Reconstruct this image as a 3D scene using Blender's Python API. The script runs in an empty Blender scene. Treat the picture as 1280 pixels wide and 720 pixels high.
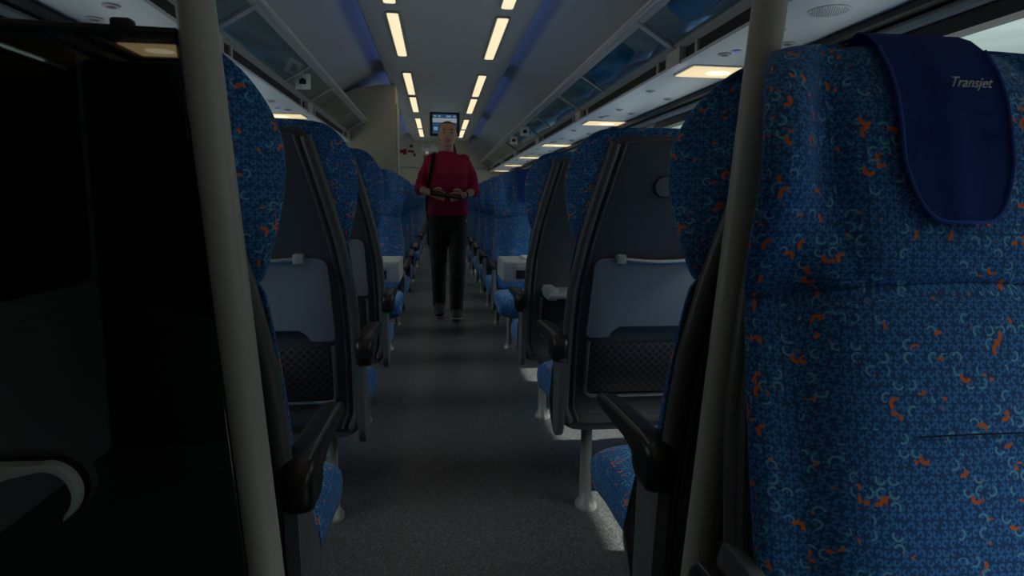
import bpy, bmesh, math, random
from mathutils import Vector, Matrix, noise
random.seed(4)
S = bpy.context.scene
COL = S.collection
PI = math.pi

# ------------------------------------------------------------------ materials
def nt(name):
    m = bpy.data.materials.new(name); m.use_nodes = True
    t = m.node_tree; b = t.nodes['Principled BSDF']
    return m, t, b
def mk(name, col, rough=.5, metal=0., spec=.5, emit=None, es=1., bump=None):
    m, t, b = nt(name)
    b.inputs['Base Color'].default_value = (*col, 1)
    b.inputs['Roughness'].default_value = rough
    b.inputs['Metallic'].default_value = metal
    b.inputs['Specular IOR Level'].default_value = spec
    if emit:
        b.inputs['Emission Color'].default_value = (*emit, 1)
        b.inputs['Emission Strength'].default_value = es
    if bump:
        sc, st = bump
        tc = t.nodes.new('ShaderNodeTexCoord'); n = t.nodes.new('ShaderNodeTexNoise')
        n.inputs['Scale'].default_value = sc; n.inputs['Detail'].default_value = 3
        bp = t.nodes.new('ShaderNodeBump'); bp.inputs['Strength'].default_value = st
        bp.inputs['Distance'].default_value = .002
        t.links.new(tc.outputs['Object'], n.inputs['Vector'])
        t.links.new(n.outputs['Fac'], bp.inputs['Height']); t.links.new(bp.outputs['Normal'], b.inputs['Normal'])
    return m
def glass(name, tint, refl_rough=.02, ior=1.45, gain=1.0):
    m = bpy.data.materials.new(name); m.use_nodes = True
    t = m.node_tree; t.nodes.clear()
    o = t.nodes.new('ShaderNodeOutputMaterial'); mx = t.nodes.new('ShaderNodeMixShader')
    tr = t.nodes.new('ShaderNodeBsdfTransparent'); gl = t.nodes.new('ShaderNodeBsdfGlossy')
    lw = t.nodes.new('ShaderNodeLayerWeight'); lw.inputs['Blend'].default_value = .5
    pw = t.nodes.new('ShaderNodeMath'); pw.operation = 'POWER'; pw.inputs[1].default_value = 5; t.links.new(lw.outputs['Facing'], pw.inputs[0])
    f0 = ((ior - 1) / (ior + 1)) ** 2 * gain
    fr = t.nodes.new('ShaderNodeMapRange'); fr.inputs[3].default_value = f0; fr.inputs[4].default_value = .9; t.links.new(pw.outputs[0], fr.inputs[0])
    mu = t.nodes.new('ShaderNodeMath'); mu.operation = 'MULTIPLY'; mu.inputs[1].default_value = 1.0; mu.use_clamp = True
    tr.inputs['Color'].default_value = (*tint, 1); gl.inputs['Roughness'].default_value = refl_rough
    t.links.new(fr.outputs[0], mu.inputs[0]); t.links.new(mu.outputs[0], mx.inputs[0])
    t.links.new(tr.outputs[0], mx.inputs[1]); t.links.new(gl.outputs[0], mx.inputs[2])
    t.links.new(mx.outputs[0], o.inputs['Surface'])
    return m

def fabric(name, base, tone=1.0):
    """woven plush with small blue rings, pale half arcs and orange half arcs, laid out on the UV map in metres"""
    m, t, b = nt(name)
    N = t.nodes; L = t.links
    uv = N.new('ShaderNodeUVMap'); uv.uv_map = 'UVMap'
    def math_(op, a, c=None, clamp=False):
        n = N.new('ShaderNodeMath'); n.operation = op; n.use_clamp = clamp
        for i, v in enumerate((a, c)):
            if v is None: continue
            if isinstance(v, (int, float)): n.inputs[i].default_value = v
            else: L.new(v, n.inputs[i])
        return n.outputs[0]
    def layer(cell, off, rad, wid, half):
        mp = N.new('ShaderNodeMapping'); mp.inputs['Location'].default_value = (off, off * .7, 0)
        mp.inputs['Scale'].default_value = (1 / cell, 1 / cell, 1)
        L.new(uv.outputs[0], mp.inputs['Vector'])
        fl = N.new('ShaderNodeVectorMath'); fl.operation = 'FLOOR'; L.new(mp.outputs[0], fl.inputs[0])
        fr = N.new('ShaderNodeVectorMath'); fr.operation = 'SUBTRACT'; L.new(mp.outputs[0], fr.inputs[0]); L.new(fl.outputs[0], fr.inputs[1])
        wn = N.new('ShaderNodeTexWhiteNoise'); wn.noise_dimensions = '2D'; L.new(fl.outputs[0], wn.inputs['Vector'])
        sc = N.new('ShaderNodeSeparateColor'); L.new(wn.outputs['Color'], sc.inputs[0])
        c = N.new('ShaderNodeVectorMath'); c.operation = 'SUBTRACT'; c.inputs[1].default_value = (.5, .5, 0); L.new(fr.outputs[0], c.inputs[0])
        sx = N.new('ShaderNodeSeparateXYZ'); L.new(c.outputs[0], sx.inputs[0])
        d = math_('SQRT', math_('ADD', math_('MULTIPLY', sx.outputs[0], sx.outputs[0]), math_('MULTIPLY', sx.outputs[1], sx.outputs[1])))
        ring = math_('LESS_THAN', math_('ABSOLUTE', math_('SUBTRACT', d, rad)), wid)
        ang = math_('ADD', math_('MULTIPLY', math_('FLOOR', math_('MULTIPLY', sc.outputs[0], 4)), PI / 2), .5)
        dot = math_('ADD', math_('MULTIPLY', sx.outputs[0], math_('COSINE', ang)), math_('MULTIPLY', sx.outputs[1], math_('SINE', ang)))
        msk = math_('MULTIPLY', ring, math_('GREATER_THAN', dot, half))
        return msk, sc.outputs[1], sc.outputs[2]
    fine, r1, _ = layer(.0098, .3, .33, .145, -.20)
    big, r2, r3 = layer(.0150, .77, .36, .085, -.06)
    org, r4, _ = layer(.0150, 1.41, .36, .155, -.02)
    def mixc(fac, a, c):
        n = N.new('ShaderNodeMix'); n.data_type = 'RGBA'
        L.new(fac, n.inputs[0])
        if isinstance(a, tuple): n.inputs[6].default_value = (*a, 1)
        else: L.new(a, n.inputs[6])
        n.inputs[7].default_value = (*c, 1)
        return n.outputs[2]
    k = tone
    col = mixc(fine, tuple(x * k for x in base), (.050 * k, .190 * k, .47 * k))
    # clustering so that pale and orange arcs come in little groups
    nz = N.new('ShaderNodeTexNoise'); nz.inputs['Scale'].default_value = 22; L.new(uv.outputs[0], nz.inputs['Vector'])
    pale = math_('MULTIPLY', big, math_('GREATER_THAN', math_('ADD', r2, math_('MULTIPLY', nz.outputs[0], 1.2)), 1.30))
    col = mixc(pale, col, (.13 * k, .36 * k, .50 * k))
    nz2 = N.new('ShaderNodeTexNoise'); nz2.inputs['Scale'].default_value = 30
    mp = N.new('ShaderNodeMapping'); mp.inputs['Location'].default_value = (3.1, 1.7, 0); L.new(uv.outputs[0], mp.inputs[0]); L.new(mp.outputs[0], nz2.inputs['Vector'])
    orange = math_('MULTIPLY', org, math_('GREATER_THAN', math_('ADD', r4, math_('MULTIPLY', nz2.outputs[0], 1.6)), 1.72))
    col = mixc(orange, col, (.68 * k, .14 * k, .035 * k))
    L.new(col, b.inputs['Base Color'])
    b.inputs['Roughness'].default_value = .85; b.inputs['Specular IOR Level'].default_value = .15
    b.inputs['Sheen Weight'].default_value = .12; b.inputs['Sheen Roughness'].default_value = .4
    w = N.new('ShaderNodeTexNoise'); w.inputs['Scale'].default_value = 900; L.new(uv.outputs[0], w.inputs['Vector'])
    bp = N.new('ShaderNodeBump'); bp.inputs['Strength'].default_value = .25; bp.inputs['Distance'].default_value = .001
    L.new(w.outputs[0], bp.inputs['Height']); L.new(bp.outputs[0], b.inputs['Normal'])
    return m

def floor_mat():
    m, t, b = nt('speckled_rubber')
    N = t.nodes; L = t.links
    tc = N.new('ShaderNodeTexCoord')
    v = N.new('ShaderNodeTexVoronoi'); v.inputs['Scale'].default_value = 260; L.new(tc.outputs['Object'], v.inputs['Vector'])
    cr = N.new('ShaderNodeValToRGB'); L.new(v.outputs['Color'], cr.inputs[0])
    cr.color_ramp.elements[0].position = .35; cr.color_ramp.elements[0].color = (.040, .042, .044, 1)
    cr.color_ramp.elements[1].position = .95; cr.color_ramp.elements[1].color = (.145, .15, .15, 1)
    L.new(cr.outputs[0], b.inputs['Base Color'])
    n = N.new('ShaderNodeTexNoise'); n.inputs['Scale'].default_value = 2.5; L.new(tc.outputs['Object'], n.inputs['Vector'])
    mr = N.new('ShaderNodeMapRange'); mr.inputs[3].default_value = .33; mr.inputs[4].default_value = .5; L.new(n.outputs[0], mr.inputs[0])
    L.new(mr.outputs[0], b.inputs['Roughness'])
    return m

def net_mat():
    m, t, b = nt('black_net')
    N = t.nodes; L = t.links
    uv = N.new('ShaderNodeUVMap'); uv.uv_map = 'UVMap'
    mp = N.new('ShaderNodeMapping'); mp.inputs['Rotation'].default_value = (0, 0, PI / 4); mp.inputs['Scale'].default_value = (60, 60, 1)
    L.new(uv.outputs[0], mp.inputs[0])
    ck = N.new('ShaderNodeTexVoronoi'); ck.feature = 'DISTANCE_TO_EDGE'; ck.inputs['Scale'].default_value = 1; ck.inputs['Randomness'].default_value = .12
    L.new(mp.outputs[0], ck.inputs['Vector'])
    cr = N.new('ShaderNodeValToRGB'); L.new(ck.outputs['Distance'], cr.inputs[0])
    cr.color_ramp.elements[0].position = .12; cr.color_ramp.elements[0].color = (.05, .05, .055, 1)
    cr.color_ramp.elements[1].position = .2; cr.color_ramp.elements[1].color = (.006, .006, .007, 1)
    L.new(cr.outputs[0], b.inputs['Base Color']); b.inputs['Roughness'].default_value = .6
    return m

M = {}
M['fabric'] = fabric('blue_arc_fabric', (.027, .080, .195), 1.25)
M['shell'] = mk('dark_grey_plastic', (.085, .089, .092), .42, bump=(900, .12))
M['rim'] = mk('mid_grey_plastic', (.105, .104, .10), .38)
M['side'] = mk('side_panel_plastic', (.12, .127, .133), .4)
M['tray'] = mk('pale_blue_grey_plastic', (.235, .265, .295), .45)
M['clip'] = mk('light_grey_plastic', (.42, .43, .42), .4)
M['chrome'] = mk('satin_steel', (.55, .54, .50), .28, 1.0)
M['frame_steel'] = mk('dull_steel', (.22, .22, .225), .4, .8)
M['net'] = net_mat()
M['arm'] = mk('black_armrest_plastic', (.012, .011, .011), .33)
M['leg'] = mk('grey_painted_leg', (.22, .22, .215), .4)
M['knob'] = mk('dark_knob_plastic', (.18, .185, .19), .3)
M['seam'] = mk('navy_thread', (.008, .014, .03), .9)
M['cover'] = mk('blue_cover_cloth', (.034, .085, .35), .8, spec=.2, bump=(1400, .3))
M['cover_hem'] = mk('blue_hem_cloth', (.04, .10, .40), .8, spec=.2)
M['cover_text'] = mk('pale_print', (.55, .58, .55), .7)
M['ceiling'] = mk('ceiling_panel_grey', (.50, .495, .475), .5)
M['panel'] = mk('service_panel_white', (.60, .62, .65), .45)
M['wall'] = mk('wall_panel_grey', (.40, .43, .43), .5)
M['trimblack'] = mk('black_rubber', (.010, .011, .012), .5)
M['trimgrey'] = mk('window_trim_grey', (.26, .30, .30), .4)
M['rack'] = mk('rack_aluminium', (.50, .48, .45), .42, .35)
M['slot'] = mk('dark_vent_slot', (.012, .012, .012), .7)
M['rackglass'] = glass('rack_glass', (.72, .82, .80), .03, 1.5, 1.6)
M['pane'] = glass('window_glass', (.93, .97, .955), .0, 1.45)
M['darkglass'] = glass('smoked_glass', (.42, .47, .43), .02, 1.5, 4.0)
M['pole'] = mk('pole_grey_paint', (.49, .462, .425), .36)
M['lamp'] = mk('warm_diffuser', (.8, .78, .7), .5, emit=(1.0, .82, .50), es=.95)
M['lamprim'] = mk('lamp_rim', (.30, .30, .29), .5)
M['reading'] = mk('reading_diffuser', (.8, .75, .6), .5, emit=(1.0, .74, .36), es=.75)
M['reading_core'] = mk('reading_core', (.8, .75, .6), .5, emit=(1.0, .86, .58), es=1.3)
M['led'] = mk('blue_led', (.1, .12, .3), .5, emit=(.13, .24, .80), es=.9)
M['cream'] = mk('cream_laminate', (.50, .47, .37), .5)
M['table'] = mk('table_cream_plastic', (.52, .53, .49), .45)
M['tabledark'] = mk('table_slot', (.015, .02, .03), .6)
M['floor'] = floor_mat()
M['button'] = mk('blue_button', (.03, .04, .3), .4, emit=(.05, .06, .55), es=.45)
M['nozzle'] = mk('dark_lens', (.16, .16, .165), .3)
M['white'] = mk('white_plastic', (.70, .70, .67), .45)
M['black'] = mk('matt_black', (.012, .012, .013), .6)
M['hook'] = mk('moulded_light_grey', (.42, .43, .42), .4)
M['red'] = mk('dark_red_print', (.22, .012, .018), .6)
M['skin'] = mk('skin', (.50, .29, .205), .55, spec=.3)
M['lip'] = mk('lip', (.27, .09, .08), .5)
M['sweater'] = mk('crimson_knit', (.33, .020, .072), .85, spec=.15, bump=(500, .4))
M['trousers'] = mk('black_trousers', (.008, .008, .009), .8)
M['hair'] = mk('dark_blond_hair', (.035, .022, .014), .6)
M['eye'] = mk('eye_white', (.22, .20, .18), .4)
M['iris'] = mk('iris_dark', (.02, .018, .015), .3)
M['sole'] = mk('pale_sole', (.30, .29, .27), .6)
M['shoe'] = mk('black_shoe', (.012, .012, .013), .55)
M['leather'] = mk('black_leather', (.006, .006, .006), .75, spec=.2)
M['bag'] = mk('blue_reflection_nylon', (.12, .32, .58), .55, bump=(60, .5))  # blue of the rack glass reflections, put on added bag shapes
M['bag2'] = mk('pale_bag_nylon', (.36, .42, .42), .5, bump=(40, .6))
M['screenblue'] = mk('screen_blue', (.01, .02, .04), .3, emit=(.016, .045, .095), es=1.)
M['screenwhite'] = mk('screen_white', (.01, .01, .01), .3, emit=(.20, .235, .26), es=1.)
M['screencyan'] = mk('screen_pale', (.01, .01, .01), .3, emit=(.12, .22, .32), es=1.)
M['doorglass'] = glass('door_glass', (.12, .13, .13), .03, 1.5)

# ------------------------------------------------------------------ mesh helpers
def uv_box(me):
    uvl = me.uv_layers.new(name='UVMap')
    for p in me.polygons:
        n = p.normal; a = [abs(n.x), abs(n.y), abs(n.z)]; k = a.index(max(a))
        for li in p.loop_indices:
            c = me.vertices[me.loops[li].vertex_index].co
            uvl.data[li].uv = ((c.y + .37, c.z) if k == 0 else (c.x, c.z) if k == 1 else (c.x, c.y + .21))
def obj(name, bm, mat, parent=None, smooth=True, sharp=35, sub=0, uv=False):
    bmesh.ops.recalc_face_normals(bm, faces=bm.faces)
    me = bpy.data.meshes.new(name); bm.to_mesh(me); bm.free()
    if smooth:
        for p in me.polygons: p.use_smooth = True
        if not sub: me.set_sharp_from_angle(angle=math.radians(sharp))
    if uv: uv_box(me)
    mats = mat if isinstance(mat, (list, tuple)) else [mat]
    for x in mats: me.materials.append(M[x] if isinstance(x, str) else x)
    o = bpy.data.objects.new(name, me); COL.objects.link(o)
    if parent: o.parent = parent
    if sub:
        s = o.modifiers.new('smooth', 'SUBSURF'); s.levels = sub; s.render_levels = sub
    return o
def loft(bm, rings, cap=True, closed=True):
    vs = [[bm.verts.new(p) for p in r] for r in rings]
    n = len(vs[0])
    for a, b in zip(vs, vs[1:]):
        for i in range(n if closed else n - 1):
            bm.faces.new((a[i], a[(i + 1) % n], b[(i + 1) % n], b[i]))
    if cap:
        bm.faces.new(vs[0][::-1]); bm.faces.new(vs[-1])
    return vs
def sup(a, b, e=4., n=20):
    out = []
    for i in range(n):
        t = 2 * PI * i / n; c, s = math.cos(t), math.sin(t)
        out.append((a * math.copysign(abs(c) ** (2 / e), c), b * math.copysign(abs(s) ** (2 / e), s)))
    return out
def box(bm, lo, hi, bev=0., seg=2, rot=None, about=None):
    r = bmesh.ops.create_cube(bm, size=1)
    vs = r['verts']
    lo, hi = Vector(lo), Vector(hi)
    for v in vs: v.co = Vector((lo[i] + (v.co[i] + .5) * (hi[i] - lo[i]) for i in range(3)))
    if bev:
        es = list({e for v in vs for e in v.link_edges})
        rr = bmesh.ops.bevel(bm, geom=es, offset=bev, segments=seg, affect='EDGES', profile=.5)
        vs = list({v for f in rr['faces'] for v in f.verts} | {v for v in vs if v.is_valid})
    if rot is not None:
        c = Vector(about) if about else (lo + hi) / 2
        for v in vs: v.co = c + rot @ (v.co - c)
    return bm
def tube(bm, pts, r, n=10, ry=None, cap=True, closed=False):
    pts = [Vector(p) for p in pts]; rings = []; up = None
    k = len(pts)
    for i, p in enumerate(pts):
        if closed: d = pts[(i + 1) % k] - pts[i - 1]
        else: d = pts[min(i + 1, k - 1)] - pts[max(i - 1, 0)]
        d.normalize()
        if up is None:
            up = Vector((0, 0, 1)) if abs(d.z) < .9 else Vector((1, 0, 0))
        a = up - d * up.dot(d); a.normalize(); up = a; b = d.cross(a)
        rr = r[i] if isinstance(r, (list, tuple)) else r
        rb = rr if ry is None else (ry[i] if isinstance(ry, (list, tuple)) else ry)
        rings.append([p + a * rr * math.cos(2 * PI * j / n) + b * rb * math.sin(2 * PI * j / n) for j in range(n)])
    if closed: rings.append(rings[0]); loft(bm, rings, cap=False); bmesh.ops.remove_doubles(bm, verts=bm.verts, dist=1e-6)
    else: loft(bm, rings, cap)
    return bm
def prism(bm, poly, fmap, t0, t1, bev=0.):
    """polygon (a, b) extruded from t0 to t1; fmap(a, b, t) gives the point"""
    v0 = [bm.verts.new(fmap(a, b, t0)) for a, b in poly]; v1 = [bm.verts.new(fmap(a, b, t1)) for a, b in poly]
    f0 = bm.faces.new(v0[::-1]); f1 = bm.faces.new(v1); n = len(poly)
    for i in range(n): bm.faces.new((v0[i], v0[(i + 1) % n], v1[(i + 1) % n], v1[i]))
    if bev: bmesh.ops.bevel(bm, geom=list(set(f0.edges) | set(f1.edges)), offset=bev, segments=2, affect='EDGES', profile=.5)
    return bm
def roundpoly(pts, r, n=4):
    out = []; k = len(pts)
    for i in range(k):
        p0, p, p1 = (Vector(pts[i - 1]), Vector(pts[i]), Vector(pts[(i + 1) % k]))
        rr = r[i] if isinstance(r, (list, tuple)) else r
        if rr <= 0: out.append(tuple(p)); continue
        a = p + (p0 - p).normalized() * rr; b = p + (p1 - p).normalized() * rr
        for j in range(n + 1):
            t = j / n; out.append(tuple((1 - t) ** 2 * a + 2 * t * (1 - t) * p + t * t * b))
    return out
def ball(bm, c, r, u=14, v=8):
    rx, ry, rz = r if isinstance(r, (tuple, list)) else (r, r, r)
    g = bmesh.ops.create_uvsphere(bm, u_segments=u, v_segments=v, radius=1)
    for x in g['verts']: x.co = Vector((c[0] + x.co.x * rx, c[1] + x.co.y * ry, c[2] + x.co.z * rz))
def B(): return bmesh.new()
def thing(name, label, cat, loc=(0, 0, 0), rz=0., group=None):
    o = bpy.data.objects.new(name, None); COL.objects.link(o)
    o.empty_display_size = .1
    o.location = loc; o.rotation_euler = (0, 0, rz); o['label'] = label; o['category'] = cat
    if group: o['group'] = group
    return o
def tag(o, label, cat, group=None):
    o['label'] = label; o['category'] = cat
    if group: o['group'] = group
    return o
def struct(o): o['kind'] = 'structure'; return o
def dup(root, loc, rz=0., label=None, group=None):
    r = root.copy(); COL.objects.link(r); r.location = loc; r.rotation_euler = (0, 0, rz)
    if label: r['label'] = label
    if group: r['group'] = group
    for ch in list(root.children):
        c = ch.copy(); COL.objects.link(c); c.parent = r
        for g in list(ch.children):
            d = g.copy(); COL.objects.link(d); d.parent = c
    return r

# ------------------------------------------------------------------ the coach (x = 0 on the aisle's centre line, y runs down the coach)
WX = 1.38; Y0, Y1 = -3.0, 12.9
bm = B(); box(bm, (-1.45, Y0, -.06), (1.45, Y1, 0)); struct(obj('floor', bm, 'floor', smooth=False))

def strip(name, prof):
    out = [(x * 1.01, z + .05) for x, z in prof]
    n = len(prof); bm = B()
    a = [bm.verts.new((x, Y0, z)) for x, z in prof]; b = [bm.verts.new((x, Y1, z)) for x, z in prof]
    a2 = [bm.verts.new((x, Y0, z)) for x, z in out]; b2 = [bm.verts.new((x, Y1, z)) for x, z in out]
    for i in range(n - 1):
        bm.faces.new((a[i], a[i + 1], b[i + 1], b[i])); bm.faces.new((a2[i], b2[i], b2[i + 1], a2[i + 1]))
        bm.faces.new((a[i], a2[i], a2[i + 1], a[i + 1])); bm.faces.new((b[i], b[i + 1], b2[i + 1], b2[i]))
    bm.faces.new((a[0], b[0], b2[0], a2[0])); bm.faces.new((a[-1], a2[-1], b2[-1], b[-1]))
    return struct(obj(name, bm, 'ceiling', sharp=25))
strip('ceiling', [(-.56, 2.206), (-.552, 2.2), (0, 2.2), (.552, 2.2), (.56, 2.206)])
for q, s_ in enumerate((-1, 1)):
    pp = [(s_ * x, z) for x, z in ((.555, 2.215), (.556, 2.34), (.66, 2.335), (.76, 2.285), (.92, 2.195), (1.08, 2.085), (1.25, 1.96), (1.38, 1.84), (1.42, 1.80))]
    strip('trim_%d' % (6 + q), pp)

# windows along both sides: (y0, y1)
WIN = [(-2.60, -1.16), (-.84, .60), (.93, 2.36), (2.66, 4.09), (4.39, 5.82), (6.12, 7.55), (7.85, 9.28), (9.58, 11.01), (11.31, 12.55)]
WINL = WIN[1:]
WZ0, WZ1 = .72, 1.497
def wall(s, name):
    bm = B()
    xa, xb = (WX, WX + .08) if s > 0 else (-WX - .08, -WX)
    box(bm, (xa, Y0, 0), (xb, Y1, WZ0)); box(bm, (xa, Y0, WZ1), (xb, Y1, 1.86))
    ys = [Y0] + [v for w in (WINL if s < 0 else WIN) for v in w] + [Y1]
    for i in range(0, len(ys), 2): box(bm, (xa, ys[i], WZ0), (xb, ys[i + 1], WZ1))
    return struct(obj(name, bm, 'wall', smooth=False))
wall(-1, 'wall_left'); wall(1, 'wall_right')
def rrect(y0, y1, z0, z1, r, n=5):
    return roundpoly([(y0, z0), (y1, z0), (y1, z1), (y0, z1)], r, n)
k = 0
for s in (-1, 1):
    for (ya, yb) in (WINL if s < 0 else WIN):
        k += 1
        w = thing('window_%d' % k, '', '', (0, 0, 0)); del w['label']; del w['category']; struct(w)
        o = rrect(ya - .035, yb + .035, WZ0 - .035, WZ1 + .035, .10); i_ = rrect(ya + .012, yb - .012, WZ0 + .012, WZ1 - .012, .085)
        bm = B(); x0, x1 = s * (WX - .012), s * (WX + .05)
        R4 = []
        for pl, x in ((o, x0), (i_, x0), (i_, x1), (o, x1)): R4.append([bm.verts.new((x, p[0], p[1])) for p in pl])
        m = len(o)
        for a, b in ((0, 1), (1, 2), (2, 3), (3, 0)):
            for j in range(m): bm.faces.new((R4[a][j], R4[a][(j + 1) % m], R4[b][(j + 1) % m], R4[b][j]))
        obj('window_frame', bm, 'trimblack', w, sharp=40)
        bm = B(); box(bm, (min(s * (WX + .032), s * (WX + .038)), ya, WZ0), (max(s * (WX + .032), s * (WX + .038)), yb, WZ1))
        obj('window_pane', bm, 'pane', w, smooth=False)
# grey blind rail and rubber strip above the windows, both sides
for j, s in enumerate((-1, 1)):
    t = thing('trim_%d' % (j + 1), '', ''); del t['label']; del t['category']; struct(t)
    bm = B(); tube(bm, [(s * (WX - .022), Y0 + .01, 1.548), (s * (WX - .022), Y1 - .01, 1.548)], .018, 8); obj('blind_rail', bm, 'trimgrey', t)
    bm = B(); box(bm, (min(s * 1.30, s * 1.375), Y0 + .01, 1.568), (max(s * 1.30, s * 1.375), Y1 - .01, 1.592), .006); obj('rubber_strip', bm, 'trimblack', t)
bm = B(); box(bm, (-1.37, Y0 + .02, 0), (-.42, -.92, 1.50), .01); struct(obj('wall_reflection_mask', bm, 'trimblack'))  # unseen black box added behind the camera to keep the partition's reflections dark
# blind drawn over the cabinet-side window beside the camera, a slit of daylight left along its top
t = thing('window_blind', 'dark grey blind drawn over the window beside the dark glass partition', 'blind', (-WX + .014, -.12, 0))
bm = B(); rings = []
box(bm, (-.004, -.735, .70), (.001, .735, 1.434)); box(bm, (-.004, -.735, 1.450), (.010, .735, 1.505)); obj('cloth', bm, 'trimblack', t, smooth=False)
bm = B(); tube(bm, [(.0, -.735, 1.432), (.0, .735, 1.432)], .008, 8); obj('bar', bm, 'trimblack', t)
# end walls
bm = B(); DX, DZ = .36, 1.92
box(bm, (-1.45, Y1, 0), (-DX, Y1 + .06, 2.40)); box(bm, (DX, Y1, 0), (1.45, Y1 + .06, 2.40)); box(bm, (-DX, Y1, DZ), (DX, Y1 + .06, 2.40))
struct(obj('wall_end', bm, 'cream', smooth=False))
bm = B(); box(bm, (-1.45, Y0 - .06, 0), (1.45, Y0, 2.40)); struct(obj('wall_back', bm, 'trimblack', smooth=False))
d = thing('door_1', '', ''); del d['label']; del d['category']; struct(d)
bm = B()
for a, b in (((-DX, 0), (-DX + .06, DZ)), ((DX - .06, 0), (DX, DZ)), ((-DX + .06, 0), (DX - .06, .10)), ((-DX + .06, DZ - .08), (DX - .06, DZ))):
    box(bm, (a[0], Y1 + .01, a[1]), (b[0], Y1 + .04, b[1]))
obj('door_frame', bm, 'frame_steel', d, smooth=False)
bm = B(); box(bm, (-DX + .06, Y1 + .02, .10), (DX - .06, Y1 + .03, DZ - .08)); obj('door_pane', bm, 'doorglass', d, smooth=False)
bm = B(); box(bm, (-.9, Y1 + .9, 0), (.9, Y1 + .95, 2.1)); struct(obj('wall_vestibule', bm, 'shell', smooth=False))
bm = B(); box(bm, (-1.38, Y1 - .035, 1.60), (-DX - .02, Y1 - .001, 1.66), .008); box(bm, (DX + .02, Y1 - .035, 1.60), (1.38, Y1 - .001, 1.66), .008)
struct(obj('trim_3', bm, 'wall'))

# blue light strips in the ceiling recess (segments with gaps)
kk = 0
for s in (-1, 1):
    side = 'cream cabinet side' if s < 0 else 'opposite the cream cabinet'
    t = thing('blue_light_strip', 'long blue glowing strip light in the ceiling, ' + side, 'light', (s * .592, 0, 2.2), 0, 'blue ceiling strips')
    bm = B(); box(bm, (min(-s * .0305, -s * .026), Y0 + .05, .030), (max(-s * .0305, -s * .026), Y1 - .05, .125)); obj('housing', bm, 'slot', t, smooth=False)
    y = .35 - 3.25
    while y < Y1 - .5:
        a, b = max(y, Y0 + .1), min(y + 2.65, Y1 - .1)
        bm = B(); box(bm, (min(-s * .026, -s * .018), a, .045), (max(-s * .026, -s * .018), b, .11), .003); obj('diffuser', bm, 'led', t)
        y += 3.25

# ceiling lights: pairs of strips in two lines
spans = [(-2.25, -1.05), (-.42, .77), (.95, 2.13), (2.83, 3.99), (4.21, 5.38), (6.09, 7.26), (7.47, 8.64), (9.35, 10.52), (10.72, 11.89)]
ordn = ['first', 'second', 'third', 'fourth', 'fifth', 'sixth', 'seventh', 'eighth', 'ninth', 'tenth', 'eleventh', 'twelfth']
proto = None
def make_light():
    t = thing('ceiling_light', '', 'ceiling light', group='warm ceiling lights in two lines')
    bm = B(); prism(bm, roundpoly([(-.048, -.598), (.048, -.598), (.048, .598), (-.048, .598)], .02), lambda a, b, c: (a, b, c), -.012, 0, .003); obj('rim', bm, 'lamprim', t)
    bm = B(); prism(bm, roundpoly([(-.036, -.583), (.036, -.583), (.036, .583), (-.036, .583)], .014), lambda a, b, c: (a, b, c), -.018, -.008, .003); obj('diffuser', bm, 'lamp', t)
    return t
for s in (-1, 1):
    side = 'cream cabinet line' if s < 0 else 'line opposite the cabinet'
    for i, (a, b) in enumerate(spans):
        n_ = i - 3
        lab = ('warm ceiling light, %s visible from camera in the %s' % (ordn[n_], side)) if n_ >= 0 else ('warm ceiling light overhead behind the view, %s in the %s' % (ordn[i], side))
        loc = (s * .358, (a + b) / 2, 2.2)
        if proto is None: proto = make_light(); proto.location = loc; proto['label'] = lab
        else: dup(proto, loc, 0, lab)

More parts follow.
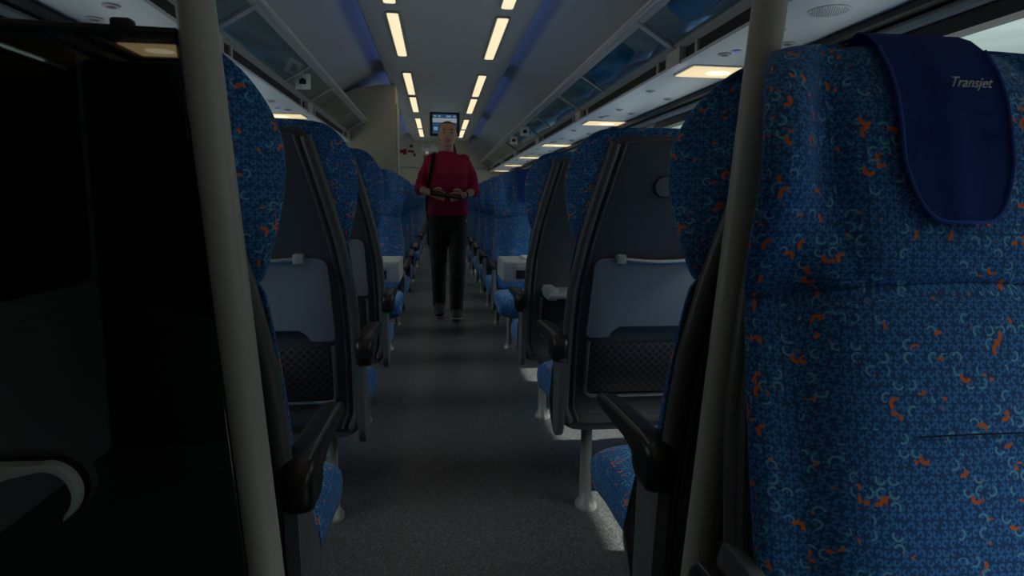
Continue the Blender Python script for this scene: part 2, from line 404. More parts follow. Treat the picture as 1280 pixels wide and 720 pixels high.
# ------------------------------------------------------------------ luggage racks
RP = 1.87; RY0 = .90
bars = [RY0 + RP * i for i in range(-2, 7)]            # main cross bars
def rack(s, yend, label):
    t = thing('luggage_rack', label, 'luggage rack', (0, 0, 0), 0, 'glass luggage racks')
    P = lambda u, y, h=0.: (s * (.80 + .19 * u), y, 1.80 - .115 * u + h)    # u 0 = aisle rail, 1 = lower frame
    ya = Y0 + .02
    bm = B(); tube(bm, [P(0, ya, .012), P(0, yend, .012)], .016, 10); obj('rail', bm, 'rack', t)
    bm = B()
    prism(bm, [(0.02, .012), (.13, .012), (.13, -.006), (.02, -.006)], lambda a, b, y: P(a, y, b), ya, yend); obj('rail_profile', bm, 'rack', t, smooth=False)
    bm = B()
    prism(bm, [(.90, .010), (1.03, .010), (1.03, -.022), (.90, -.004)], lambda a, b, y: P(a, y, b), ya, yend); obj('lower_frame', bm, 'rack', t, smooth=False)
    # rear carcass from the lower frame to the wall
    bm = B(); box(bm, (min(s * .995, s * 1.37), ya, 1.665), (max(s * .995, s * 1.37), yend, 1.685)); obj('rear_shelf', bm, 'wall', t, smooth=False)
    edges = [ya] + [b for b in bars if ya < b < yend - .05] + [yend]
    for b in edges[1:-1]:
        bm = B(); prism(bm, [(.03, .008), (.97, .008), (.97, -.012), (.03, -.012)], lambda a, c, y: P(a, y, c), b - .022, b + .022, .002); obj('cross_bar', bm, 'rack', t)
        bm = B(); box(bm, (min(s * .955, s * 1.0), b - .13, 1.595), (max(s * .955, s * 1.0), b + .03, 1.668), .004); obj('bracket', bm, 'rack', t)
    for a, b in zip(edges, edges[1:]):
        lo, hi = a + .03, b - .03
        mid = lo + (hi - lo) * .62
        bm = B(); prism(bm, [(.10, .004), (.93, .004), (.93, -.002), (.10, -.002)], lambda u, c, y: P(u, y, c), lo, hi); obj('glass_panel', bm, 'rackglass', t, smooth=False)
        if hi - lo > 1:
            bm = B(); prism(bm, [(.08, .006), (.95, .006), (.95, -.006), (.08, -.006)], lambda u, c, y: P(u, y, c), mid - .012, mid + .012); obj('glass_bar', bm, 'rack', t, smooth=False)
    # dark slot under the lower frame
    bm = B(); box(bm, (min(s * .985, s * .995), ya, 1.612), (max(s * .985, s * .995), yend, 1.664)); obj('slot_strip', bm, 'slot', t, smooth=False)
    for a, b in zip(edges, edges[1:]):
        for f in (.10, .86):
            y = a + (b - a) * f
            bm = B(); box(bm, (min(s * .972, s * .99), y - .012, 1.608), (max(s * .972, s * .99), y + .012, 1.666), .003); obj('slot_divider', bm, 'rack', t)
    return t
CAB = 6.70
rack(-1, CAB - .005, 'glass and metal luggage rack ending at the cream cabinet')
rack(1, Y1 - .01, 'glass and metal luggage rack running unbroken to the end wall')

# service panels under the racks
for j, s in enumerate((-1, 1)):
    bm = B(); box(bm, (min(s * .965, s * 1.37), Y0 + .01, 1.596), (max(s * .965, s * 1.37), (CAB if s < 0 else Y1) - .01, 1.61), .003)
    struct(obj('trim_%d' % (4 + j), bm, 'panel'))
lamp0 = None; spk0 = None; but0 = None; noz0 = None
for s in (-1, 1):
    side = 'cream cabinet side' if s < 0 else 'window side with the blue seat cover'
    for i in range(-2, 6):
        y = 2.76 + RP * (i - 0) if s > 0 else 2.84 + RP * i
        if s < 0 and i == -2: y = -1.15
        if s < 0 and y > CAB - .4 or y > Y1 - .4 or y < Y0 + .3: continue
        nm = ordn[i] + ' from camera' if i >= 0 else 'behind the view, number ' + ordn[-i - 1]
        lab = 'warm reading lamp under the rack, %s, %s' % (nm, side)
        lab = lab.replace('window side with the blue seat cover', 'opposite the cream cabinet')
        if lamp0 is None:
            lamp0 = thing('reading_lamp', lab, 'lamp', (s * 1.19, y, 1.596), 0, 'reading lamps under the racks')
            bm = B(); box(bm, (-.17, -.115, -.005), (.17, .115, .0), .002); obj('bezel', bm, 'panel', lamp0)
            bm = B(); box(bm, (-.16, -.105, -.009), (.16, .105, -.004), .002); obj('diffuser', bm, 'reading', lamp0)
            bm = B(); prism(bm, [(.055 * math.cos(a * PI / 8), .045 * math.sin(a * PI / 8)) for a in range(16)], lambda a, b, c: (a, b, c), -.0105, -.008); obj('bulb_spot', bm, 'reading_core', lamp0)
        else: dup(lamp0, (s * 1.19, y, 1.596), 0, lab)
        for (dx, dy, kind) in [(1.09 if s > 0 else 1.12, -.37, 'b'), (1.07, -.31, 'n'), (1.06, .53, 'n'), (1.24, .75, 'n'), (1.09, 1.20, 'n'), (1.22, 1.36, 'n')] + ([(1.27, -.30, 'b')] if s < 0 else []):
            yy = y + dy
            if yy > (CAB if s < 0 else Y1) - .1 or yy < -.6 or i > 3: continue
            loc = (s * dx, yy, 1.596)
            if kind == 'b':
                lab = 'small blue lit call button near reading lamp, %s' % nm + (', cabinet side' if s < 0 else ', other side')
                if but0 is None:
                    but0 = thing('call_switch', lab, 'button', loc, 0, 'blue call buttons')
                    bm = B(); prism(bm, [(.019 * math.cos(a * PI / 8), .019 * math.sin(a * PI / 8)) for a in range(16)], lambda a, b, c: (a, b, c), -.003, 0); obj('ring', bm, 'clip', but0)
                    bm = B(); prism(bm, [(.013 * math.cos(a * PI / 8), .013 * math.sin(a * PI / 8)) for a in range(16)], lambda a, b, c: (a, b, c), -.005, -.002); obj('cap', bm, 'button', but0)
                else: dup(but0, loc, 0, lab)
            else:
                lab = 'small round spotlight near reading lamp, %s' % nm + (', cabinet side' if s < 0 else ', other side')
                if noz0 is None:
                    noz0 = thing('reading_spotlight', lab, 'spotlight', loc, 0, 'small spotlights in the service panels')
                    bm = B(); prism(bm, [(.026 * math.cos(a * PI / 10), .026 * math.sin(a * PI / 10)) for a in range(20)], lambda a, b, c: (a, b, c), -.006, 0, .002); obj('collar', bm, 'clip', noz0)
                    bm = B(); ball(bm, (0, 0, -.005), (.016, .016, .006), 12, 8); obj('lens', bm, 'nozzle', noz0)
                else: dup(noz0, loc, 0, lab)
# round speaker grille above the covered seat
t = thing('ceiling_speaker', 'round perforated loudspeaker grille in the panel above the blue-covered seat', 'speaker', (1.13, 1.87, 1.596))
bm = B(); prism(bm, [(.062 * math.cos(a * PI / 16), .062 * math.sin(a * PI / 16)) for a in range(32)], lambda a, b, c: (a, b, c), -.003, 0, .001); obj('plate', bm, 'panel', t)
bm = B()
for i in range(-7, 8):
    for j in range(-7, 8):
        x, y = (i + (j % 2) * .5) * .0078, j * .0068
        if x * x + y * y < .056 ** 2: prism(bm, [(x + .0021 * math.cos(a * PI / 3), y + .0021 * math.sin(a * PI / 3)) for a in range(6)], lambda a, b, c: (a, b, c), -.0036, -.0025)
o = obj('perforation', bm, 'nozzle', t, smooth=False); o['kind'] = 'stuff'

# pale bag on the rack glass, plus blue bag shapes added for its reflections
def soft_bag(name, mat, strap, label, cat, loc, dims, rz=0.):
    t = thing(name, label, cat, loc, rz); t.rotation_euler = (0, math.radians(31), rz)
    lx, ly, lz = dims; bm = B(); rings = []
    for i in range(13):
        f = i / 12; y = (f - .5) * ly; e = 1 - abs(2 * f - 1) ** 16 * .35
        rings.append([(x + .008 * noise.noise((x * 9, y * 9, z * 9)), y, lz / 2 + z + .012 * noise.noise((x * 7 + 4, y * 8, z * 7))) for x, z in sup(lx / 2 * e, lz / 2 * e, 5, 20)])
    loft(bm, rings); obj('body', bm, mat, t, sharp=80)
    for sx in (-1, 1):
        bm = B(); tube(bm, [(sx * lx * .3, -ly * .2, lz * .86), (sx * lx * .22, -ly * .17, lz * 1.1), (sx * lx * .18, 0, lz * 1.2), (sx * lx * .22, ly * .17, lz * 1.1), (sx * lx * .3, ly * .2, lz * .86)], .006, 8, .014); obj('strap', bm, strap, t, sharp=80)
    bm = B(); tube(bm, [(0, -ly * .42, lz * .97), (0, 0, lz * 1.02), (0, ly * .42, lz * .97)], .004, 6); obj('zip', bm, 'black', t)
    return t
soft_bag('reflection_bag', 'bag', 'black', 'blue bag shape added for reflections in the rack glass between the first two reading lamps', 'bag', (.888, 3.60, 1.754), (.13, .60, .10))
soft_bag('reflection_bag', 'bag', 'black', 'blue bag shape added for reflections in the rack near the front, above the aisle pole', 'bag', (.888, 2.30, 1.754), (.13, .50, .10))
soft_bag('carrier_bag', 'bag2', 'bag2', 'pale crumpled carrier bag on the rack glass beside the blue bag shape', 'bag', (.888, 4.25, 1.754), (.12, .28, .09))

# small square seat-number signs hanging from the rack rail
def rail_sign(label, y, s=1, x=.80):
    t = thing('rail_sign', label, 'sign', (s * x, y, 1.70), 0, 'small white signs hanging from the racks')
    bm = B(); box(bm, (-.045, -.004, -.045), (.045, .004, .045), .002); obj('plate', bm, 'white', t)
    bm = B(); box(bm, (-.020, -.0065, -.016), (.020, -.003, .012), .002); box(bm, (-.010, -.0065, .010), (.010, -.003, .019), .001); obj('symbol', bm, 'black', t)
    bm = B(); tube(bm, [(-.0, 0, .04), (-.0, 0, .115)], .004, 6); obj('hanger', bm, 'white', t)
    return t
rail_sign('white square sign with black symbol hanging from the rack, nearer of two', 6.28)
rail_sign('white square sign with black symbol hanging from the rack, farther of two', 7.20)
rail_sign('white square sign with black symbol hanging beside the rack near the cream cabinet', 3.95, -1, .875)

# cream cabinet
cab = thing('storage_cabinet', 'tall cream floor-to-ceiling cabinet at the end of the luggage rack', 'cabinet', (0, 0, 0))
bm = B(); poly = [(-1.375, .08), (-.505, .08), (-.505, 2.19), (-.66, 2.185), (-.92, 2.135), (-1.08, 2.065), (-1.25, 1.955), (-1.375, 1.83)]
prism(bm, poly, lambda a, b, y: (a, y, b), CAB, CAB + .45, .008); obj('body', bm, 'cream', cab)
bm = B(); box(bm, (-1.37, CAB + .02, 0), (-.53, CAB + .43, .085)); obj('plinth', bm, 'shell', cab, smooth=False)
bm = B(); box(bm, (-.503, CAB + .03, .12), (-.492, CAB + .42, 2.0), .003); obj('door', bm, 'cream', cab)
bm = B(); tube(bm, [(-.492, CAB + .07, 1.0), (-.475, CAB + .07, 1.0), (-.475, CAB + .07, 1.15), (-.492, CAB + .07, 1.15)], .005, 8); h = obj('handle', bm, 'chrome', cab)

# information screen
t = thing('information_screen', 'dark framed information screen hanging from the ceiling above the walking woman', 'screen', (.027, 8.75, 2.05))
bm = B(); box(bm, (-.205, -.03, -.165), (.205, .05, .15), .012); obj('housing', bm, 'black', t)
bm = B(); box(bm, (-.165, -.034, -.135), (.165, -.028, .125)); sc_ = obj('display', bm, 'screenblue', t, smooth=False)
bm = B(); box(bm, (-.165, -.0365, .015), (.165, -.033, .072)); obj('text_bar', bm, 'screenwhite', sc_, smooth=False)
bm = B()
for a, b in ((-.15, -.115), (-.09, -.055), (.02, .085), (.115, .15)): box(bm, (a, -.0365, .088), (b, -.033, .108))
box(bm, (-.15, -.0365, -.09), (-.095, -.033, -.045)); box(bm, (-.06, -.0365, -.03), (.13, -.033, -.018)); box(bm, (-.06, -.0365, -.07), (.09, -.033, -.058))
obj('text_line', bm, 'screencyan', sc_, smooth=False)
bm = B(); box(bm, (-.06, 0, .14), (.06, .04, .1495)); obj('bracket', bm, 'black', t, smooth=False)

# notices on the end wall
def text(body, size, mat, loc, rot, parent, name='lettering', ext=.0006, align='CENTER'):
    c = bpy.data.curves.new(name, 'FONT'); c.body = body; c.size = size; c.align_x = align; c.align_y = 'CENTER'; c.extrude = ext; c.resolution_u = 3
    tmp = bpy.data.objects.new(name + '_tmp', c); COL.objects.link(tmp)
    dg = bpy.context.evaluated_depsgraph_get(); me = bpy.data.meshes.new_from_object(tmp.evaluated_get(dg))
    bpy.data.objects.remove(tmp); bpy.data.curves.remove(c)
    me.materials.clear(); me.materials.append(M[mat]); me.name = name
    o = bpy.data.objects.new(name, me); COL.objects.link(o); o.parent = parent; o.location = loc; o.rotation_euler = rot
    return o
t = thing('notice_board', 'pale wall notice with dark lettering above the end door', 'sign', (-.23, Y1 - .006, 2.07))
bm = B(); box(bm, (-.16, -.006, -.07), (.16, .006, .07), .003); obj('plate', bm, 'white', t)
text('OTY', .075, 'black', (-.05, -.0075, .015), (PI / 2, 0, 0), t)
bm = B(); ball(bm, (-.055, -.012, -.10), (.035, .012, .022)); obj('lamp', bm, 'screenwhite', t)
t = thing('notice_strip', 'row of small dark red pictogram stickers on the cream end wall', 'sign', (-.70, Y1 - .004, 1.955))
for (x, z, w, h_) in ((-.10, .03, .07, .06), (-.03, .02, .07, .11), (.06, .035, .055, .05), (.125, .03, .06, .055), (.165, -.035, .05, .055), (-.17, -.02, .05, .05)):
    bm = B(); box(bm, (x - w / 2, -.004, z - h_ / 2), (x + w / 2, .004, z + h_ / 2), .002); obj('sticker', bm, 'red', t)
t = thing('wall_knob', 'small dark round detector on the end wall above the red stickers', 'detector', (-.60, Y1 - .012, 2.09))
bm = B(); ball(bm, (0, 0, 0), (.032, .014, .03)); obj('cap', bm, 'black', t)

# ------------------------------------------------------------------ seats
SL = lambda z: -.175 * (z - .30)                       # rear face of the seat shell
def interp(tab, z):
    for (a, *va), (b, *vb) in zip(tab, tab[1:]):
        if a <= z <= b:
            f = (z - a) / (b - a); return [x + (y - x) * f for x, y in zip(va, vb)]
    return list(tab[0][1:]) if z < tab[0][0] else list(tab[-1][1:])
HW = [(.27, .19), (.30, .232), (.36, .255), (.60, .258), (.75, .250), (.88, .229), (1.0, .200), (1.10, .173), (1.165, .155), (1.185, .135)]
def shell_bm():
    bm = B(); rings = []
    for z, hw in HW:
        y = SL(z) + (.045 if z < .28 else .012 if z < .31 else 0)
        t_ = .02 if z < 1.18 else .012
        rings.append([(a, y + t_ + b, z) for a, b in sup(hw, t_, 5, 28)])
    loft(bm, rings); return bm
def rim_bm(s):
    bm = B(); p = []; q = []
    for z in [.31, .36, .45, .55, .65, .75, .82, .88, .94, 1.0, 1.05, 1.10, 1.14, 1.165]:
        hw = interp(HW, z)[0]
        p.append((s * (hw - .006), SL(z) + .004, z)); q.append((s * (hw - .034), SL(z) + .001, z))
    tube(bm, p, .016, 10); tube(bm, q, .0055, 8)
    tube(bm, [q[-1], (s * .06, SL(1.172) + .001, 1.172), (0, SL(1.174) + .001, 1.174)], .004, 6)
    return bm
def fab_ring(z, yr, hwr, hwf, ys, yc, arch=0., bol=.012):
    half = [(0, yr), (hwr * .7, yr), (hwr, yr + .006), (hwr * .5 + hwf * .5, yr + (ys - yr) * .45), (hwf - .002, ys - .020), (hwf - .002, ys - .004),
            (hwf - .022, ys + .010), (hwf - .055, ys + bol), (hwf - .085, yc - (yc - ys) * .22), (hwf * .42, yc), (0, yc)]
    pts = half + [(-x, y) for x, y in half[-2:0:-1]]
    return [(x, y, z + arch * (1 - min(1, (x / .25) ** 2))) for x, y in pts]
def backrest_bm():
    bm = B(); R = [(.40, .20, .22, .035, .060, 0), (.415, .22, .243, .055, .085, 0), (.47, .225, .255, .052, .098, 0), (.56, .228, .258, .028, .088, 0), (.66, .228, .258, .002, .062, 0),
         (.76, .222, .254, -.028, .036, .006), (.84, .215, .249, -.052, .012, .026), (.868, .212, .246, -.062, .004, .034), (.876, .208, .240, -.072, -.008, .034), (.93, .19, .215, -.095, -.045, .02), (.96, .17, .19, -.10, -.06, 0)]
    rings = [fab_ring(z, SL(z) + .030, hr, hf, ys, yc, ar) for z, hr, hf, ys, yc, ar in R]
    loft(bm, rings); return bm
def head_ring(z, yr, hwr, hwf, ys, yc, yv, arch):
    half = [(0, yr), (hwr * .7, yr), (hwr, yr + .006), (hwr * .5 + hwf * .5, yr + (ys - yr) * .45), (hwf - .002, ys - .020), (hwf - .002, ys - .004),
            (hwf - .020, ys + .010), (hwf - .050, ys + .006), (hwf * .64, yv), (hwf * .56, yv), (hwf * .505, yc - .003), (hwf * .42, yc + .004), (hwf * .2, yc + .006), (0, yc + .006)]
    pts = half + [(-x, y) for x, y in half[-2:0:-1]]
    return [(x, y, z + arch * (1 - min(1, (x / .25) ** 2))) for x, y in pts]
def headrest_bm():
    bm = B(); R = [(.872, .200, .236, -.080, -.020, -.03, .034), (.879, .206, .246, -.068, -.004, -.012, .034), (.93, .208, .256, -.048, -.006, -.022, .022), (.985, .205, .264, -.020, -.018, -.040, .008),
         (1.04, .202, .268, .000, -.030, -.056, 0), (1.09, .198, .266, -.006, -.040, -.066, 0), (1.13, .190, .256, -.030, -.054, -.080, 0), (1.165, .178, .238, -.066, -.080, -.096, 0), (1.190, .160, .212, -.100, -.104, -.112, 0), (1.203, .135, .180, -.128, -.128, -.130, 0)]
    rings = []
    for z, hr, hf, ys, yc, yv, ar in R:
        rr = head_ring(z, SL(min(z, 1.18)) + .022, hr, hf, ys, yc, yv, ar)
        if z > 1.1:
            rr = [(x, y, zz + (z - 1.1) * .10 * (1 - (x / .26) ** 2)) for x, y, zz in rr]
        rings.append(rr)
    loft(bm, rings); return bm
def cushion_bm():
    bm = B(); rings = []
    for y, z0, z1, hw in ((.0, .33, .40, .25), (.02, .312, .412, .264), (.12, .305, .418, .270), (.28, .290, .424, .268), (.37, .275, .422, .268), (.415, .275, .408, .266), (.440, .290, .388, .262), (.450, .315, .36, .245)):
        zc, hd = (z0 + z1) / 2, (z1 - z0) / 2
        rings.append([(a, y, zc + b) for a, b in sup(hw, hd, 4, 28)])
    loft(bm, rings); return bm
def base_bm():
    bm = B(); rings = []
    for y, z0, z1, hw in ((.02, .272, .33, .225), (.06, .266, .33, .235), (.12, .268, .325, .235), (.30, .285, .325, .215), (.32, .295, .32, .19)):
        zc, hd = (z0 + z1) / 2, (z1 - z0) / 2
        rings.append([(a, y, zc + b) for a, b in sup(hw, hd, 6, 20)])
    loft(bm, rings); return bm
def side_bm(s):
    bm = B()
    poly = roundpoly([(-.055, .53), (-.045, .57), (.035, .57), (.07, .43), (.125, .355), (.135, .33), (.06, .262), (.0, .262), (-.035, .31)], .014, 3)
    prism(bm, poly, lambda a, b, t: (s * (.250 + t), a, b), 0, .021, .004); return bm
def arm_bm(s):
    bm = B(); rings = []
    for y, z0, z1, hw in ((-.085, .545, .570, .012), (-.080, .528, .590, .021), (-.062, .520, .604, .026), (-.020, .520, .608, .027), (-.004, .530, .608, .027), (.006, .556, .607, .026), (.06, .566, .604, .025), (.18, .566, .597, .024), (.255, .564, .590, .022), (.275, .566, .586, .018), (.282, .570, .581, .010)):
        zc, hd = (z0 + z1) / 2, (z1 - z0) / 2
        rings.append([(s * .276 + a, y, zc + b) for a, b in sup(hw, hd, 4.2, 24)])
    loft(bm, rings); return bm
def arm_trim_bm(s):
    bm = B(); tube(bm, [(s * .292, -.06, .6035), (s * .292, -.005, .6075), (s * .291, .06, .6035), (s * .290, .18, .5965), (s * .288, .25, .5895)], .0020, 6); return bm
def onslope(x, z, off): return (x, SL(z) - off, z)
def tray_bm():
    bm = B()
    poly = roundpoly([(-.197, .598), (-.128, .598), (-.118, .632), (.118, .632), (.128, .598), (.197, .598), (.186, .838), (.12, .842), (.075, .828), (-.075, .828), (-.12, .842), (-.186, .838)],
                     [.012, .008, .02, .02, .008, .012, .03, .006, .03, .03, .006, .03], 4)
    prism(bm, poly, lambda a, b, t: onslope(a, b, t), .004, .020, .004); return bm
def make_seat(aisle, leg=True):
    """aisle: +1/-1 local side with the aisle armrest, 0 for a window-side seat"""
    t = thing('train_seat', '', 'seat')
    sh = obj('shell', shell_bm(), 'shell', t, sharp=50)
    for s in (-1, 1): obj('side_rim', rim_bm(s), 'rim', t, sharp=60)
    bm = B(); prism(bm, [(.031 * math.cos(a * PI / 16), 1.046 + .031 * math.sin(a * PI / 16)) for a in range(32)], lambda a, b, c: onslope(a, b, c), -.002, .004, .001)
    kn = obj('knob_ring', bm, 'trimblack', sh)
    bm = B(); prism(bm, [(.0275 * math.cos(a * PI / 16), 1.046 + .0275 * math.sin(a * PI / 16)) for a in range(32)], lambda a, b, c: onslope(a, b, c), 0, .009, .003); obj('knob', bm, 'knob', sh)
    br = obj('backrest', backrest_bm(), 'fabric', t, sub=2, uv=True)
    bm = B(); tube(bm, [(-.085, .0465, .738), (0, .049, .740), (.085, .0465, .738)], .0011, 6); obj('seam', bm, 'seam', br)
    obj('headrest', headrest_bm(), 'fabric', t, sub=2, uv=True)
    obj('cushion', cushion_bm(), 'fabric', t, sharp=80, uv=True)
    obj('seat_base', base_bm(), 'shell', t, sharp=50)
    tr = obj('folding_tray', tray_bm(), 'tray', t, sharp=40)
    bm = B(); tube(bm, [onslope(x, .838 - .006 * (1 - (x / .1) ** 2), .022) for x in (-.10, -.05, 0, .05, .10)], .0065, 8); obj('handle', bm, 'chrome', tr)
    for s in (-1, 1):
        bm = B(); box(bm, (s * .112 - .014, SL(.835) - .030, .824), (s * .112 + .014, SL(.835) - .002, .852), .004); obj('clip', bm, 'clip', tr)
    pf = B(); tube(pf, [onslope(-.188, .585, .010), onslope(-.190, .56, .012), onslope(-.190, .43, .012), onslope(-.186, .412, .012), onslope(-.17, .404, .012), onslope(.17, .404, .012), onslope(.186, .412, .012), onslope(.190, .43, .012), onslope(.190, .56, .012), onslope(.188, .585, .010)], .0065, 8)
    fr = obj('pocket_frame', pf, 'frame_steel', t)
    bm = B(); rings = []
    for z, o in ((.408, .004), (.42, .018), (.50, .024), (.555, .022), (.578, .014)):
        rings.append([onslope(x, z, o * (1 - (x / .2) ** 4) + .003) for x in [-.182 + .026 * i for i in range(15)]])
    loft(bm, rings, cap=False, closed=False); obj('net', bm, 'net', fr, sharp=80, uv=True)
    sides = (aisle,) if aisle else ()
    for s in sides:
        ar = obj('armrest', arm_bm(s), 'arm', t, sharp=60)
        obj('arm_strip', arm_trim_bm(s), 'frame_steel', ar)
    if aisle:
        obj('side_panel', side_bm(aisle), 'side', t, sharp=40)
        a = -aisle * -1
        lx = aisle * .155
        bm = B(); rings = []
        for z, r in ((.0, .036), (.008, .036), (.014, .031), (.03, .023), (.055, .0195), (.16, .0185), (.272, .0185)):
            yy = .04 + (.02 if z > .05 else .005)
            rings.append([(lx + r * math.cos(2 * PI * i / 16), yy + r * (1.25 if z < .04 else 1) * math.sin(2 * PI * i / 16), z) for i in range(16)])
        loft(bm, rings); lg = obj('leg', bm, 'leg', t, sharp=50)
    else:
        bm = B(); box(bm, (-.20, .05, .20), (.20, .34, .282), .01); obj('support_beam', bm, 'shell', t)
    return t
seat_p = make_seat(1); seat_m = make_seat(-1); seat_w = make_seat(0)
used = set()
def place(tmpl, loc, rz, label, group):
    if id(tmpl) not in used:
        used.add(id(tmpl)); tmpl.location = loc; tmpl.rotation_euler = (0, 0, rz); tmpl['label'] = label; tmpl['group'] = group
        return tmpl
    return dup(tmpl, loc, rz, label, group)
AX, WXC = .565, 1.106
seats = {}
rowsF = [.985, 1.84, 2.70]
for i, y in enumerate(rowsF):
    for s in (-1, 1):
        side = 'behind the dark glass partition' if s < 0 else 'behind the blue-covered front seat'
        yy = y + (.015 if (i == 0 and s > 0) else 0)
        for kind in ('aisle', 'window'):
            lab = 'dark blue %s seat facing away, %s row %s' % (kind, ordn[i], side)
            if kind == 'aisle': o = place(seat_p if s < 0 else seat_m, (s * AX, yy, 0), 0, lab, 'seats facing away from camera')
            else: o = place(seat_w, (s * WXC, yy, 0), 0, lab, 'seats facing away from camera')
            seats[('F', i, s, kind)] = o
rowsB = {1: [4.17 + .86 * i for i in range(10)], -1: [4.17 + .86 * i for i in range(3)] + [7.75 + .86 * i for i in range(6)]}
for s in (-1, 1):
    for i, y in enumerate(rowsB[s]):
        if s > 0: where = '%s row beyond the table opposite the cabinet' % ordn[i]
        elif i < 3: where = '%s row beyond the table on the cabinet side' % ordn[i]
        else: where = '%s row beyond the cream cabinet' % ordn[i - 3]
        for kind in ('aisle', 'window'):
            if kind == 'window' and i > 4: continue
            lab = 'blue %s seat facing camera, %s' % (kind, where)
            if kind == 'aisle': o = place(seat_p if s > 0 else seat_m, (s * AX, y, 0), PI, lab, 'seats facing the camera')
            else: o = place(seat_w, (s * WXC, y, 0), PI, lab, 'seats facing the camera')
            seats[('B', i, s, kind)] = o
BIG = (.558, .66)
seats['big'] = place(seat_p, (BIG[0], BIG[1], 0), PI, 'large nearest blue patterned seat facing camera, blue cloth over its headrest', 'front seats facing the camera')
for c in seats['big'].children:
    if c.name.startswith('armrest'): c.location.z = -.075
seats['bigw'] = place(seat_w, (1.102, BIG[1], 0), PI, 'nearest window seat facing camera beside the blue-covered seat', 'front seats facing the camera')

# third row, right of the aisle: its tray is folded down
o = seats[('F', 2, 1, 'aisle')]
for c in list(o.children):
    if c.name.startswith('folding_tray'):
        for g in list(c.children): bpy.data.objects.remove(g)
        bpy.data.objects.remove(c)
bm = B(); box(bm, (-.19, SL(.62) - .235, .612), (.19, SL(.62) - .004, .630), .006); tr = obj('folding_tray', bm, 'clip', o)
for s in (-1, 1):
    bm = B(); box(bm, (s * .172 - .022, SL(.62) - .20, .600), (s * .172 + .022, SL(.62) - .06, .650), .008); obj('clip', bm, 'clip', tr)

# headrest covers
def make_cover(text_on, half=.0735):
    t = thing('headrest_cover', '', 'headrest cover')
    prof = [(-.175, 1.10), (-.166, 1.175), (-.150, 1.210), (-.128, 1.2245), (-.106, 1.214), (-.084, 1.196), (-.060, 1.165), (-.044, 1.13), (-.032, 1.09), (-.022, 1.05), (-.014, 1.02), (-.008, .998), (-.003, .982)]
    n = 21; rows = []
    L = len(prof)
    for i, (y, z) in enumerate(prof):
        f = i / (L - 1)
        hw = half - .003 * f
        zlo = .965 if i < 3 else None
        row = []
        for j in range(n):
            u = -1 + 2 * j / (n - 1)
            x = u * hw
            zz, yy = z, y
            if z < 1.07 and i > 5:                      # rounded lower end
                k_ = 0
                x = u * hw * (1 - .0 * k_); zz = 1.07 - (1.07 - z) * (1 - .78 * abs(u) ** 4.5)
                yy = interp([(-b, a) for a, b in prof[5:]], -zz)[0]
            wr = .0035 * math.sin(u * 5 + 1.3) * (1 if i > 4 else .4) + .002 * noise.noise((x * 30, z * 14, 1))
            row.append((x, yy + .006 + max(0, wr), zz))
        rows.append(row)
    bm = B(); loft(bm, rows, cap=False, closed=False)
    r = bmesh.ops.solidify(bm, geom=bm.faces[:], thickness=.0025)
    cl = obj('cloth', bm, 'cover', t, sharp=80)
    bm = B(); edge = [Vector(r_[0]) for r_ in rows[5:]] + [Vector(p) for p in rows[-1][1:-1]] + [Vector(r_[-1]) for r_ in rows[5:][::-1]]
    tube(bm, [p + Vector((0, .001, 0)) for p in edge], .0022, 6); obj('hem', bm, 'cover_hem', cl)
    if text_on:
        a = math.atan2(.036, .10)
        text('Transjet', .0165, 'cover_text', (-.012, -.0475 + .0225, 1.146), (PI / 2 + .30, 0, PI), cl, ext=.0008)
    return t
cv = make_cover(True); cv.location = (BIG[0] - .016, BIG[1], 0); cv.rotation_euler = (0, 0, PI)
cv['label'] = 'blue cloth headrest cover with pale lettering on the nearest seat'
cv['group'] = 'blue headrest covers'
cv0 = make_cover(False, .105)
first = True
for s in (1, -1):
    for i in range(4):
        if ('B', i, s, 'aisle') not in seats or (s < 0 and i > 2): continue
        p = seats[('B', i, s, 'aisle')].location
        lab = 'blue headrest cloth on the aisle seat, %s row beyond the table, %s' % (ordn[i], 'cabinet side' if s < 0 else 'opposite side')
        if first: cv0.location = p; cv0.rotation_euler = (0, 0, PI); cv0['label'] = lab; cv0['group'] = 'blue headrest covers'; first = False
        else: dup(cv0, p, PI, lab, 'blue headrest covers')

# tables between the rows that face each other
def table(s, label):
    t = thing('fold_out_table', label, 'table', (0, 0, 0), 0, 'tables between facing seats')
    X = lambda a: s * a
    bm = B(); box(bm, (min(X(.50), X(1.36)), 3.30, .645), (max(X(.50), X(1.36)), 3.62, .668), .006); obj('tabletop', bm, 'table', t)
    bm = B(); box(bm, (min(X(.275), X(.52)), 3.28, .565), (max(X(.275), X(.52)), 3.62, .680), .012, 3); e = obj('end_console', bm, 'table', t)
    bm = B(); box(bm, (min(X(.345), X(.50)), 3.276, .585), (max(X(.345), X(.50)), 3.285, .652)); obj('recess', bm, 'tabledark', e, smooth=False)
    bm = B(); box(bm, (min(X(.345), X(.50)), 3.27, .632), (max(X(.345), X(.50)), 3.284, .656), .004); obj('flap', bm, 'table', e)
    bm = B(); box(bm, (min(X(.40), X(.52)), 3.36, .672), (max(X(.40), X(.52)), 3.56, .692), .008); obj('folded_leaf', bm, 'white', t)
    bm = B(); tube(bm, [(X(1.0), 3.46, .0), (X(1.0), 3.46, .012), (X(1.0), 3.46, .02), (X(1.0), 3.46, .65)], [.06, .06, .025, .025], 16); obj('leg', bm, 'leg', t, sharp=50)
    return t
table(1, 'cream fold-out table with end console between facing seats, opposite the cabinet side')
table(-1, 'cream fold-out table with end console between facing seats, on the cabinet side')

